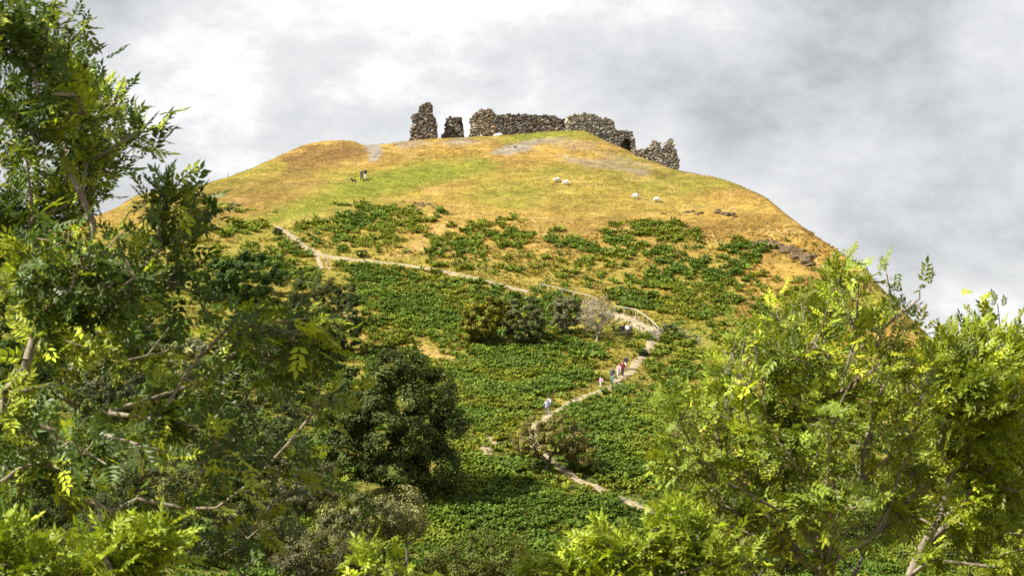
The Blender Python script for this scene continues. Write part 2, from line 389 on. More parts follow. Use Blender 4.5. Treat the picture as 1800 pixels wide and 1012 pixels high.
stone_wall('ruined_wall', 'long low dark stone curtain wall behind the grassy mound', TW4, 413, 2.2, -0.04, (.165, .145, .13), seed=4)
TW5 = [(986, 250), (988, 212), (994, 210), (999, 214), (1000, 250)]
stone_wall('ruined_wall', 'narrow stone stub in the gap between the two longest walls', TW5, 415, 1.8, 0.0, (.20, .18, .16), seed=5)
TW6 = [(997, 262), (998, 210), (1005, 206), (1018, 207), (1025, 204), (1038, 205), (1050, 210), (1056, 213), (1061, 210), (1068, 212), (1073, 220), (1077, 230), (1088, 231), (1104, 232), (1109, 236), (1111, 250), (1113, 290), (1060, 290)]
stone_wall('ruined_wall', 'pale broken stone wall with a dark arch, stepping down the slope', TW6, 404, 3.4, 0.22, (.33, .30, .26),
           hole=[(1084, 290), (1086, 258), (1092, 246), (1100, 243), (1106, 250), (1108, 290)], seed=6)
TW7 = [(1110, 300), (1114, 268), (1125, 264), (1133, 265), (1143, 260), (1146, 252), (1150, 249), (1157, 253), (1160, 264), (1164, 265), (1168, 262), (1171, 252), (1177, 246), (1181, 248), (1182, 258), (1187, 270), (1190, 281), (1190, 312), (1140, 312)]
stone_wall('ruined_wall', 'jagged stone ruin with two spikes, lowest on the slope', TW7, 381, 2.4, 0.1, (.29, .26, .225), seed=7)

# ------------------------------------------------------------------ rock outcrops
def rock_mesh(seed, flat=0.5, sub=2):
    rg = np.random.default_rng(seed); n1, n2 = 6, 9
    V = []; th = np.linspace(0, math.pi, n1)
    for a in th:
        for b in range(n2):
            p = b / n2 * 2 * math.pi
            r = 0.75 + 0.45 * rg.random()
            V.append((math.sin(a) * math.cos(p) * r, math.sin(a) * math.sin(p) * r, math.cos(a) * r * flat))
    FQ = []
    for i in range(n1 - 1):
        for b in range(n2): FQ.append((i * n2 + b, (i + 1) * n2 + b, (i + 1) * n2 + (b + 1) % n2, i * n2 + (b + 1) % n2))
    V = np.array(V); c = np.full((len(V), 3), 1.0) * np.array([.125, .088, .05]) * rg.uniform(.7, 1.3, (len(V), 1))
    return mk_mesh('rock', V, [np.array(FQ)], c)
ROCKS = [rock_mesh(900 + i, .55) for i in range(6)]
for r in ROCKS: r.materials.append(M_STONE)
def outcrop(label, line, n, size, spread, seed):
    rg = np.random.default_rng(seed); P = np.array(line, float)
    c = hit(*P.mean(0)); root = empty('rock_outcrop', c, label=label, category='rocks', group='rock outcrops on the hill')
    for k in range(n):
        t = rg.random() * (len(P) - 1); i = min(int(t), len(P) - 2); q = P[i] + (P[i + 1] - P[i]) * (t - i) + rg.normal(0, spread, 2) * (1.5, .8)
        h = hit(*q); s = size * rg.uniform(.5, 1.3)
        o = add('rock', ROCKS[k % 6], None, root); o.location = h - c + np.array([0, 0, .08 * s]); o.scale = (s * rg.uniform(1, 1.7), s, s * rg.uniform(.8, 1.6)); o.rotation_euler = (rg.normal(0, .3), rg.normal(0, .35), rg.uniform(-.5, .5))
outcrop('broken grey-brown rock face breaking through the turf above the bracken', [(1325, 430), (1350, 434), (1375, 440), (1400, 444), (1420, 462), (1428, 472)], 60, .6, 5, 1)
outcrop('flat grey stones scattered in a shallow scrape on the grass', [(718, 366), (735, 362), (755, 363)], 14, .36, 3, 2)
outcrop('dark eroded earth bank with stones on the grass shoulder', [(1208, 373), (1235, 376), (1270, 376), (1300, 378)], 16, .42, 2, 3)
for (u, v, s, lb) in ((877, 237.5, .75, 'single white slab lying beside the square bastion'), (420, 396, .38, 'small pale boulder in the bracken near the footpath')):
    h = hit(u, v); o = add('boulder', rock_mesh(950 + int(u), .5), M_STONE, label=lb, category='boulder'); o.location = h; o.scale = (s * 1.3, s, s)
    a = o.data.color_attributes['tint']; a.data.foreach_set('color', np.tile([.62, .58, .52, 1], len(a.data)).astype(np.float32))

# ------------------------------------------------------------------ bracken and grass
BR = [([(515, 402), (560, 383), (640, 371), (690, 366), (742, 380), (772, 376), (766, 392), (728, 412), (640, 404), (600, 414), (540, 414)], 1.0),
      ([(520, 412), (700, 412), (690, 432), (640, 455), (560, 432)], .30),
      ([(743, 442), (760, 415), (830, 396), (880, 397), (950, 409), (1020, 424), (1100, 438), (1180, 430), (1212, 456), (1190, 466), (1120, 457), (1000, 442), (900, 431), (850, 427), (800, 441), (770, 449)], .95),
      ([(1113, 396), (1160, 387), (1222, 404), (1237, 432), (1180, 434), (1120, 417)], 1.15),
      ([(1058, 405), (1112, 403), (1112, 426), (1060, 427)], .8),
      ([(760, 445), (1000, 442), (1120, 460), (1060, 500), (900, 490), (800, 470)], .22),
      ([(980, 452), (1040, 452), (1040, 470), (985, 470)], .8),
      ([(1085, 492), (1130, 478), (1200, 468), (1260, 448), (1300, 433), (1352, 438), (1345, 462), (1312, 492), (1292, 540), (1240, 566), (1160, 556), (1080, 545), (1070, 520)], .85),
      ([(600, 466), (660, 462), (760, 474), (860, 496), (940, 508), (1010, 530), (1010, 560), (960, 600), (860, 606), (780, 600), (700, 606), (640, 600), (622, 530)], .95),
      ([(780, 622), (860, 600), (1000, 588), (1060, 614), (1072, 640), (1020, 678), (960, 706), (900, 745), (850, 775), (815, 740), (795, 680)], 1.15),
      ([(640, 600), (730, 600), (800, 680), (820, 800), (700, 800), (620, 700)], .6),
      ([(1112, 612), (1165, 578), (1218, 598), (1240, 640), (1210, 690), (1130, 660)], .75),
      ([(1060, 690), (1110, 670), (1180, 700), (1200, 760), (1120, 740)], .6),
      ([(970, 722), (1040, 696), (1090, 702), (1160, 725), (1200, 770), (1230, 900), (1130, 880), (1060, 855), (990, 815), (960, 780)], 1.15),
      ([(800, 790), (920, 800), (1000, 850), (1130, 905), (1240, 930), (1250, 1030), (720, 1030), (740, 880)], 1.2),
      ([(378, 402), (420, 387), (468, 388), (450, 408), (390, 424)], .9),
      ([(440, 432), (528, 424), (552, 460), (560, 510), (470, 500), (380, 470)], .85),
      ([(-100, 560), (380, 440), (620, 620), (640, 1000), (-100, 1000)], .5),
      ([(1230, 560), (1330, 470), (1420, 480), (1500, 560), (1600, 700), (1700, 900), (1250, 900)], .3), ([(1130, 880), (1300, 860), (1800, 840), (1850, 1050), (1130, 1050)], 1.0), ([(-100, 880), (800, 880), (800, 1050), (-100, 1050)], .8)]
def bracken_density(u, v):
    m = np.zeros(u.shape); nz = fbm(u / 22.0, v / 9.0, 81, 4)
    for poly, wt in BR:
        sd = poly_sd(u, v, poly)
        m = np.maximum(m, wt * sstep(-7, 9, sd + 60 * (nz - .5)))
    m = np.maximum(m, 0.10 * sstep(395, 420, v) * sstep(.5, .7, nz))
    m *= sstep(.30, .48, nz + .25 * (m > .9))
    for ln in PATHS:
        m *= sstep(3, 9, line_dist(u, v, ln) + 7 * (nz - .5))
    m *= 1 - sstep(-2, 6, poly_sd(u, v, [(1060, 552), (1085, 550), (1150, 580), (1140, 610), (1070, 606), (1050, 625), (1090, 660), (1060, 670), (1040, 640)])) * .85
    return m
def sample_ground(n, u0, u1, d0, d1):
    # uniform in the world: weight by depth
    d = np.sqrt(RNG.uniform(d0 ** 2, d1 ** 2, n)); u = RNG.uniform(u0, u1, n)
    return u, d
FR_T = []; FR_F = []
def fern_template():
    V = []; Fq = []
    nf = 9
    for k in range(nf):
        a = k / nf * 2 * math.pi + .35 * random.uniform(-1, 1); l = random.uniform(.75, 1.1); wv = random.uniform(.11, .18); hh = random.uniform(.4, 1.0)
        ca, sa = math.cos(a), math.sin(a)
        b = len(V)
        for r, z, w_ in ((0.05, 0, .3), (.5, hh * .85, 1.0)):
            for s in (-1, 1):
                V.append((ca * r - sa * s * wv * w_, sa * r + ca * s * wv * w_, z - .05 * (w_ > .5)))
        V.append((ca * l, sa * l, hh * .55))
        Fq += [(b, b + 1, b + 3), (b, b + 3, b + 2), (b + 2, b + 3, b + 4)]
    return np.array(V), np.array(Fq)
u, d = sample_ground(105000, -120, 1850, 185, 372)
z = H(u, d); v = VH - z / d * F
keep = (RNG.random(len(u)) < np.clip(bracken_density(u, v), 0, 1.2) / 1.2) & (d < crest_d(u) - 1) & ~((u < 480) & (RNG.random(len(u)) < .4))
u, d, z, v = u[keep], d[keep], z[keep], v[keep]
x = (u - 900) / F * d
print('bracken', len(u))
Vs, Fs, Cs = [], [], []; off = 0
for k in range(5):
    sel = np.nonzero(np.arange(len(u)) % 5 == k)[0]
    TV, TF = fern_template()
    n = len(sel); sc = RNG.uniform(.45, 1.0, n) * (0.8 + .4 * fbm(x[sel] / 5, d[sel] / 5, 4)); a = RNG.uniform(0, 6.28, n)
    X = np.stack([np.cos(a), np.sin(a), RNG.normal(0, .12, n)], -1)
    M = frames(X, np.array([[0, -.15, 1.0]]) + RNG.normal(0, .12, (n, 3)), sc)
    V, FF = instance(TV, [TF], M, np.stack([x[sel], d[sel], z[sel] - .03], -1))
    br = RNG.lognormal(.12, .2, n)[:, None]
    big = fbm(x[sel] / 7, d[sel] / 6, 14, 3)[:, None]
    yel = np.clip((RNG.random((n, 1)) < .05) * .6 + sstep(.5, .7, big) * .3, 0, 1)
    c = np.array([.095, .140, .014]) * (1 - yel) + np.array([.22, .19, .014]) * yel
    c = c + (np.array([.055, .098, .012]) - c) * sstep(.55, .35, big) * .6
    hi = 1 - .8 * sstep(400, 520, v[sel])[:, None] * 0
    Cs.append(np.repeat(c * br * hi, len(TV), 0)); Vs.append(V); Fs += [f + off for f in FF]; off += len(V)
add('bracken', mk_mesh('bracken', np.concatenate(Vs), Fs, np.concatenate(Cs)), M_FERN, kind='stuff', label='dense green bracken covering the middle and lower slope', category='bracken')

u, d = sample_ground(140000, -60, 1660, 215, 412)
z = H(u, d); v = VH - z / d * F
nz = fbm((u - 900) / F * d / 3.0, d / 2.5, 91, 3)
keep = (d < crest_d(u) + 1.5) & (RNG.random(len(u)) < sstep(.36, .58, nz) + .08)
for ln in PATHS: keep &= line_dist(u, v, ln) > 1.5 + 3 * RNG.random(len(u))
for poly, wt, soft in GREY[:3]: keep &= poly_sd(u, v, poly) + 14 * (fbm(u / 9.0, v / 4.0, 77) - .5) < -1
u, d, z, v = u[keep], d[keep], z[keep], v[keep]; n = len(u)
print('tufts', n)
TV = []; TF = []
for k in range(4):
    a = k * 1.57 + .4; ca, sa = math.cos(a), math.sin(a); b = len(TV)
    TV += [(-sa * .13, ca * .22, 0), (sa * .22, -ca * .22, 0), (ca * .6, sa * .6, .8)]; TF.append((b, b + 1, b + 2))
sc = RNG.uniform(.09, .20, n) * (1 + 1.2 * sstep(375, 430, v)); a = RNG.uniform(0, 6.28, n)
M = frames(np.stack([np.cos(a), np.sin(a), a * 0], -1), np.array([[0, -.1, 1.0]]) + RNG.normal(0, .15, (n, 3)), sc)
V, FF = instance(np.array(TV), [np.array(TF)], M, np.stack([(u - 900) / F * d, d, z - .02], -1))
c = ground_col(u, d) * RNG.lognormal(.14, .18, n)[:, None]
add('grass', mk_mesh('grass', V, FF, np.repeat(c, len(TV), 0)), M_TUFT, kind='stuff', label='dry golden grass tufts over the hillside', category='grass')

#TREES#
# ------------------------------------------------------------------ trees
def ash_leaf_template(seed):
    rg = np.random.default_rng(seed); V = [(0, 0, 0), (0, .006, 0), (.95, 0, -.10)]; T = [(0, 1, 2)]
    items = [(x_, s) for x_ in (.30, .50, .69, .86) for s in (-1, 1)] + [(.96, 0)]
    for x_, s in items:
        l = rg.uniform(.32, .42) * (1.0 if s else 1.1); wv = l * rg.uniform(.20, .26)
        a = s * rg.uniform(.75, 1.05); ca, sa = math.cos(a), math.sin(a)
        zb = -.10 * x_ ** 2; dz = rg.uniform(-.10, .05)
        b = len(V)
        for q, w_, zz in ((0, 0, 0), (.38, wv, .035), (.38, -wv, .035), (.5, 0, -.01), (1.0, 0, dz)):
            q *= l; V.append((x_ + ca * q - sa * w_, sa * q + ca * w_, zb + zz * (l / .35)))
        T += [(b, b + 2, b + 3), (b, b + 3, b + 1), (b + 2, b + 4, b + 3), (b + 1, b + 3, b + 4)]
    return np.array(V), np.array(T)
ASH_T = [ash_leaf_template(60 + i) for i in range(3)]
ASH_ME = []
def leaf_quads():
    # a folded pointed leaf of two triangles
    V = np.array([(0, 0, 0), (.5, .30, .06), (.5, -.30, .06), (1, 0, -.06)], float)
    return V, np.array([(0, 2, 3), (0, 3, 1)])
LQ = leaf_quads()

def skeleton(base, top, centres, bf=0.35, step=0.6, wob=0.12, rg=None, grav=0.0):
    """greedy balanced spanning tree from the trunk to every twig end"""
    P = [np.array(base, float)]; par = [-1]; plen = [0.0]
    n = 6; side = rg.normal(0, .06, 3) * np.linalg.norm(np.array(top) - base)
    for i in range(1, n + 1):
        t = i / n; p = np.array(base) * (1 - t) + np.array(top) * t + side * math.sin(t * math.pi) * (1, 1, .2)
        P.append(p); par.append(len(P) - 2); plen.append(plen[-1] + np.linalg.norm(p - P[-2]))
    ntr = len(P)
    order = np.argsort(np.linalg.norm(centres - np.array(top), axis=1))
    PA = np.zeros((60000, 3)); PL = np.zeros(60000); PA[:ntr] = P; PL[:ntr] = plen; m = ntr
    lo = max(1, ntr // 3); tips = []
    for k in order:
        c = centres[k]; dd = np.linalg.norm(PA[lo:m] - c, axis=1)
        j = lo + int(np.argmin(dd + bf * PL[lo:m]))
        a = PA[j].copy(); L_ = np.linalg.norm(c - a); ns = max(1, int(L_ / step)); prev = j
        pd = PA[j] - PA[par[j]]; pd = pd / (np.linalg.norm(pd) + 1e-9)
        ctl = a + pd * L_ * .35 + np.array([0, 0, grav * L_])
        for i in range(1, ns + 1):
            t = i / ns; p = (1 - t) ** 2 * a + 2 * t * (1 - t) * ctl + t * t * c
            if i < ns: p = p + rg.normal(0, wob * step, 3)
            PA[m] = p; par.append(prev); PL[m] = PL[prev] + np.linalg.norm(p - PA[prev]); prev = m; m += 1
        tips.append(prev)
    return PA[:m].copy(), np.array(par), np.array(tips), ntr
def tubes(P, par, edges, R, sides=5):
    V = []; FQ = []
    a = np.arange(sides) / sides * 2 * math.pi
    nch = {}
    e = np.array(edges); A = P[par[e]]; B = P[e]; D = unit(B - A)
    up = np.where(np.abs(D[:, 2:3]) > .9, np.array([[1.0, 0, 0]]), np.array([[0, 0, 1.0]]))
    X = unit(np.cross(up, D)); Y = np.cross(D, X)
    ring = np.cos(a)[None, :, None] * X[:, None] + np.sin(a)[None, :, None] * Y[:, None]
    ra = np.minimum(R[par[e]], R[e] * 1.5); rb = R[e]
    V = np.concatenate([(A - D * ra[:, None] * .3)[:, None] + ring * ra[:, None, None], (B + D * rb[:, None] * .3)[:, None] + ring * rb[:, None, None]], 1)
    i = np.arange(sides); j = (i + 1) % sides
    q = np.stack([i, j, j + sides, i + sides], -1)
    FQ = (q[None] + (np.arange(len(e)) * 2 * sides)[:, None, None]).reshape(-1, 4)
    return V.reshape(-1, 3), FQ
def in_lobes(lobes, d, rg, shell=0.45):
    out = []
    for lb in lobes:
        u_, v_, ru, rv, n = lb[:5]; dd = d + (lb[5] if len(lb) > 5 else 0); rd = lb[6] if len(lb) > 6 else (ru + rv) / 2 / F * dd
        p = unit(rg.normal(size=(n, 3))) * (shell + (1 - shell) * rg.random((n, 1)) ** .6)
        c = px(u_, v_, dd); out.append(c + p * np.array([ru / F * dd, rd, rv / F * dd]))
    return np.concatenate(out)
def tree(name, label, base, lobes, leafc, kind='leaf', leaves=40, size=.2, spread=.5, d=None, top=None, rtip=.012, bark=(.09, .075, .06), bf=.35, step=.6,
         group=None, cat='tree', seed=0, shell=.45, singles=0, yellow=.1, yellowc=None, rexp=.46, upness=.35, dead=0):
    rg = np.random.default_rng(3000 + seed)
    base = np.array(base, float); d = base[1] if d is None else d
    C = in_lobes(lobes, d, rg, shell)
    C = C[C[:, 2] > base[2] + .15]
    cen = C.mean(0)
    if top is None: top = base + (cen - base) * np.array([.55, .55, .5])
    P, par, tips, ntr = skeleton(base, np.array(top), C, bf, step, .2, rg)
    cnt = np.zeros(len(P)); cnt[tips] = 1
    for i in range(len(P) - 1, 0, -1): cnt[par[i]] += cnt[i]
    R = rtip * np.maximum(cnt, 1) ** rexp
    root = empty(name, base, label=label, category=cat)
    if group: root['group'] = group
    te = list(range(1, ntr)); be = list(range(ntr, len(P)))
    L0 = P - base
    R2 = R.copy(); R2[0] *= 1.35
    V, FQ = tubes(L0, par, te, R2, 8)
    add('trunk', mk_mesh('trunk', V, [FQ], np.array(bark) * rg.uniform(.7, 1.3, (len(V), 1)), True), M_BARK, root)
    V, FQ = tubes(L0, par, be, R, 5)
    bc = np.array(bark) * (1.0 + .5 * rg.random((len(V), 1)))
    add('branches', mk_mesh('branches', V, [FQ], bc, True), M_BARK, root)
    # foliage
    T = L0[tips]; TP = L0[par[tips]]; dirn = unit(T - TP)
    outw = unit(P[tips] - cen)
    yc = np.array(yellowc if yellowc is not None else np.array(leafc) * (1.4, 1.35, .9))
    if kind == 'ash':
        chain = [L0[tips], (L0[tips] + TP) / 2]; q_ = par[tips]; wl_ = [1.0, .9]
        for w_ in (.8, .6, .45, .3):
            chain.append(L0[q_]); wl_.append(w_); q_ = np.where(R[par[q_]] < .022, par[q_], q_)
        src = np.concatenate(chain); sd = np.concatenate([dirn] * 6); so = np.concatenate([outw] * 6)
        wts = np.concatenate([np.full(len(T), w_) for w_ in wl_])
        n = leaves * len(tips); k = rg.choice(len(src), n, p=wts / wts.sum())
        dr_ = unit(sd[k] * .45 + so[k] * .35 + np.array([0, 0, .05]) + rg.normal(0, .6, (n, 3)))
        upv = np.array([[-.25, -.2, 1.0]]) + so[k] * .45 + rg.normal(0, .38, (n, 3))
        sc = size * rg.uniform(.42, 1.3, n); pos = src[k] + rg.normal(0, .05, (n, 3))
        M = frames(dr_, upv, sc); which = rg.integers(0, 3, n)
        # per-twig tone
        tone = rg.lognormal(0, .32, len(tips)); tyel = rg.random(len(tips)) < yellow
        tw = k % len(tips)
        c = np.where(tyel[tw][:, None], yc, np.array(leafc)) * (tone[tw] * rg.lognormal(0, .22, n))[:, None]
        cr_ = None; sing = np.array([], int)
        if singles:
            wp = pos + base; uu = 900 + wp[:, 0] / wp[:, 1] * F; vv = VH - wp[:, 2] / wp[:, 1] * F
            cand = np.nonzero((uu > 5) & (uu < 1795) & (vv > 5) & (vv < 1005))[0]
            sing = cand[np.argsort(wp[cand, 1])[:singles]]
        rest = np.setdiff1d(np.arange(n), sing)
        Vs, Fs, Cs = [], [], []; off = 0
        for q in range(3):
            s = rest[which[rest] == q]; TV, TT = ASH_T[q]
            V, FF = instance(TV, [TT], M[s], pos[s]); Vs.append(V); Fs += [f + off for f in FF]; off += len(V); Cs.append(np.repeat(c[s], len(TV), 0))
        crown = add('crown', mk_mesh('crown', np.concatenate(Vs), Fs, np.concatenate(Cs)), M_ASH, root, kind='stuff')
        if singles:
            mes = []
            for q in range(3):
                TV, TT = ASH_T[q]; m_ = mk_mesh('leaf', TV, [TT], np.tile(np.array(leafc), (len(TV), 1))); m_.materials.append(M_ASHOBJ); mes.append(m_)
            for s in sing:
                o = add('leaf', mes[which[s]], None, crown)
                A = M[s]; o.matrix_local = Matrix([[*A[0], pos[s][0]], [*A[1], pos[s][1]], [*A[2], pos[s][2]], [0, 0, 0, 1]])
        if dead:
            # hanging bunches of dry brown seed keys
            n = dead; k = rg.integers(0, len(tips), n)
            kk = np.repeat(k, 14); m = len(kk)
            pos = TP[kk] + rg.normal(0, .05, (m, 3)) + np.array([0, 0, -.06]); dr_ = unit(np.array([0, 0, -1.0]) + rg.normal(0, .35, (m, 3)))
            Mk = frames(dr_, rg.normal(size=(m, 3)), rg.uniform(.04, .07, m)); Mk = Mk * np.array([1, .35, 1])[None, None]
            V, FF = instance(LQ[0], [LQ[1]], Mk, pos)
            add('seed_keys', mk_mesh('seed_keys', V, FF, np.repeat(np.array([.33, .24, .15]) * rg.lognormal(0, .25, (m, 1)), 4, 0)), M_LEAF, root, kind='stuff', label='dry brown bunches of seed keys')
    else:
        n = leaves * len(tips); k = np.repeat(np.arange(len(tips)), leaves)
        off_ = unit(rg.normal(size=(n, 3))) * (rg.random((n, 1)) ** .45) * spread * (1, 1, .75)
        pos = T[k] + off_
        nrm = unit(off_ + outw[k] * spread * .6 + np.array([0, 0, upness]) * spread + rg.normal(0, .35 * spread, (n, 3)))
        dr_ = unit(np.cross(nrm, rg.normal(size=(n, 3))))
        M = frames(dr_, nrm, size * rg.uniform(.6, 1.3, n)); V, FF = instance(LQ[0] - np.array([.5, 0, 0]), [LQ[1]], M, pos)
        tone = rg.lognormal(0, .22, len(tips)); tyel = rg.random(len(tips)) < yellow
        c = np.where(tyel[k][:, None], yc, np.array(leafc)) * (tone[k] * rg.lognormal(0, .25, n))[:, None]
        add('crown', mk_mesh('crown', V, FF, np.repeat(c, 4, 0)), M_LEAF, root, kind='stuff')
    return root
def lob(*a): return [tuple(x) for x in a]
def gbase(u, d): return np.array([(u - 900) / F * d, d, float(H(u, d)) - .1])
DARK = (.052, .070, .014); OLIVE = (.145, .140, .014); GREYG = (.095, .100, .040); MID = (.050, .080, .012); BROWNISH = (.15, .112, .036); SILVER = (.155, .165, .085)
G_SLOPE = 'hawthorns on the slope'; G_SCRUB = 'scrub at the foot of the hill'
# the big dark oak and the trees on the slope
b = hit(735, 888)
tree('oak_tree', 'big dark rounded evergreen oak casting shade on the bracken', b, lob((700, 735, 80, 85, 70), (640, 690, 55, 48, 36), (700, 650, 52, 34, 34), (757, 690, 44, 50, 34), (790, 760, 30, 46, 26), (770, 830, 44, 36, 30), (690, 825, 60, 40, 34), (615, 800, 52, 44, 34), (590, 730, 44, 46, 30), (660, 760, 50, 50, 28), (735, 760, 46, 50, 28)), DARK,
     leaves=105, size=.34, spread=.85, bark=(.05, .04, .03), seed=1, shell=.75, yellow=.16, yellowc=(.085, .105, .024))
tree('hawthorn_tree', 'dense olive hawthorn at the left of the row under the handrail', hit(862, 609), lob((845, 560, 38, 34, 60), (868, 546, 30, 26, 36), (828, 580, 24, 20, 24)), OLIVE, leaves=150, size=.32, spread=.45, seed=2, group=G_SLOPE, shell=.6, yellow=.3, yellowc=(.22, .20, .016))
tree('hawthorn_tree', 'grey-brown rounded hawthorn touching the olive hawthorn', hit(925, 608), lob((920, 560, 40, 38, 80), (935, 580, 24, 24, 24)), (.118, .128, .045), leaves=130, size=.28, spread=.42, seed=3, group=G_SLOPE, shell=.6, bark=(.13, .11, .09))
tree('hawthorn_tree', 'small grey hawthorn between the rounded and the bare hawthorns', hit(996, 592), lob((994, 550, 30, 30, 70)), (.135, .138, .062), leaves=100, size=.24, spread=.38, seed=4, group=G_SLOPE, shell=.5, bark=(.12, .10, .085))
tree('hawthorn_tree', 'nearly bare twiggy hawthorn beside the bench', hit(1049, 600), lob((1050, 552, 36, 34, 260)), (.25, .22, .16), leaves=16, size=.16, spread=.35, seed=5, group=G_SLOPE, shell=.4, bark=(.25, .22, .18), rtip=.016, rexp=.38, step=.35)
tree('hawthorn_tree', 'sparse brown hawthorn leaning over the lower path', hit(958, 832), lob((935, 770, 34, 38, 60), (985, 764, 46, 36, 70), (1025, 795, 32, 28, 40)), (.165, .145, .04), leaves=66, size=.22, spread=.42, seed=6, group=G_SLOPE, shell=.45, bark=(.10, .08, .06), rtip=.018)
tree('slope_tree', 'round mid-green tree below the start of the footpath', hit(445, 532), lob((440, 485, 62, 44, 80), (390, 492, 45, 40, 40)), (.045, .082, .014), leaves=130, size=.32, spread=.6, seed=7, shell=.65)
tree('slope_tree', 'thin olive tree with open branches below the path fork', hit(566, 575), lob((540, 505, 44, 36, 45), (588, 520, 42, 36, 40)), (.072, .085, .022), leaves=80, size=.26, spread=.5, seed=8, shell=.4, bark=(.13, .11, .09))
tree('slope_tree', 'dark narrow tree standing above the evergreen oak', hit(606, 628), lob((604, 560, 38, 58, 65), (575, 588, 40, 42, 40)), (.042, .060, .014), leaves=120, size=.3, spread=.5, seed=9, shell=.6)
for i, (u_, v_, r_, c_, lb) in enumerate(((635, 452, 10, DARK, 'small dark round bush just above the main footpath'), (487, 413, 8, (.035, .04, .013), 'tiny dark bush at the top end of the footpath'), (1178, 590, 13, (.035, .055, .012), 'round gorse bush beside the timber steps'), (1130, 626, 8, (.03, .05, .012), 'low dark bush on the edge of the descending path'))):
    tree('bush', lb, hit(u_, v_), lob((u_, v_ - r_ * .8, r_, r_ * .7, 16)), c_, leaves=46, size=.2, spread=.34, seed=20 + i, cat='bush', step=.3, rtip=.01)
# scrub at the foot of the hill
scrub = [(150, 668, 85, 42, 250, SILVER, 'pale silver willow below the slope trees'), (345, 640, 75, 45, 255, SILVER, 'silvery willow bush behind the ash branches'), (60, 600, 80, 50, 270, MID, 'mid-green bush at the edge of the hill'),
         (250, 575, 80, 45, 280, MID, 'broad mid-green bush under the slope trees'), (430, 720, 115, 70, 232, (.075, .09, .03), 'grey-green sallow to the side of the evergreen oak'), (120, 790, 110, 65, 215, GREYG, 'wide grey-green sallow behind the young ash'),
         (300, 830, 110, 65, 205, (.075, .08, .03), 'olive sallow in the middle of the scrub'), (520, 850, 90, 60, 206, (.08, .082, .036), 'grey olive sallow below the evergreen oak'), (640, 905, 85, 42, 200, (.125, .130, .050), 'pale grey-tan sallow at the foot of the oak'),
         (715, 900, 38, 48, 205, (.17, .16, .06), 'thin twiggy pale shrub in front of the oak'), (430, 930, 110, 60, 180, (.06, .068, .024), 'dark olive shrub behind the leafy sprig'), (570, 975, 90, 45, 170, (.085, .085, .038), 'grey-green shrub next to the leafy sprig'),
         (850, 985, 105, 52, 165, (.075, .085, .014), 'round olive-green shrub in the bracken hollow'), (230, 930, 120, 70, 170, (.055, .065, .022), 'dark shrub behind the bright young ash'), (960, 1005, 60, 30, 160, (.06, .085, .014), 'low green shrub beside the round olive shrub'),
         (40, 660, 90, 60, 240, MID, 'dark green bush beside the pale silver willow'), (250, 690, 90, 50, 238, (.04, .055, .014), 'dark bush between the two silver willows'), (510, 625, 95, 58, 258, (.045, .07, .014), 'dark bush under the thin olive tree'),
         (480, 790, 70, 55, 225, (.04, .055, .014), 'dark holly at the shaded side of the oak'), (390, 860, 80, 50, 210, (.045, .07, .014), 'deep green bush among the sallows'), (180, 850, 90, 55, 212, (.05, .075, .014), 'deep green bush over the young ash'), (50, 880, 90, 60, 200, (.05, .07, .018), 'deep green bush at the hedge end'),
         (1500, 900, 120, 60, 150, (.06, .085, .02), 'green shrub seen under the big ash'), (1700, 930, 120, 60, 140, (.055, .08, .018), 'green shrub behind the trunk of the second ash'), (1350, 960, 100, 50, 150, (.06, .085, .018), 'leafy shrub below the big ash crown')]
for i, (u_, v_, ru, rv, dd, c_, lb) in enumerate(scrub):
    bb = gbase(u_, dd)
    thin_ = 'twiggy' in lb
    tree('shrub', lb, bb, lob((u_, v_, ru, rv, 85), (u_ - ru * .45, v_ + rv * .4, ru * .6, rv * .55, 35), (u_ + ru * .5, v_ + rv * .35, ru * .55, rv * .55, 35)), c_, leaves=18 if thin_ else 64, size=.25 * dd / 210 + .02, spread=.55, seed=40 + i, group=G_SCRUB, cat='shrub',
         shell=.55, d=dd, bark=(.14, .12, .10) if thin_ else (.09, .075, .06), yellow=.25)

# foreground ashes
ASHC = (.150, .195, .014); LIME = (.215, .27, .016)
G_ASH = 'ash trees in the foreground'
dl = 18.0
LA = lob((25, 50, 60, 75, 26), (100, 22, 32, 26, 7), (85, 185, 95, 85, 30), (150, 140, 48, 50, 12), (180, 225, 75, 65, 24), (248, 228, 32, 22, 7), (60, 330, 130, 110, 46), (175, 320, 55, 40, 11), (15, 440, 90, 90, 36),
         (330, 372, 42, 32, 16), (280, 410, 40, 24, 6), (130, 480, 120, 70, 36), (270, 490, 70, 45, 14), (400, 560, 60, 30, 4), (535, 585, 55, 30, 20), (480, 640, 80, 45, 11), (200, 590, 150, 60, 20), (60, 710, 110, 70, 15), (330, 710, 120, 55, 13), (570, 700, 70, 40, 5),
         (240, 800, 150, 55, 13), (430, 800, 130, 55, 12), (560, 860, 60, 40, 4), (80, 850, 90, 60, 13), (420, 905, 120, 50, 7))
LA = [(l[0] - 6, l[1], l[2] * .9, l[3] * .9, int(l[4] * 1.2), random.uniform(-1.5, 1.8), 1.0) for l in LA]
tree('ash_tree', 'tall dark-leaved ash rising past the skyline with long drooping boughs', gbase(-150, dl), LA, (.060, .095, .012), 'ash', leaves=9, size=.2, d=dl, top=px(-60, 700, dl), bark=(.20, .165, .115), rtip=.0058, rexp=.33, step=.25, seed=80, group=G_ASH, singles=220, yellow=.3, yellowc=(.23, .27, .016), bf=.35)
dl2 = 14.0
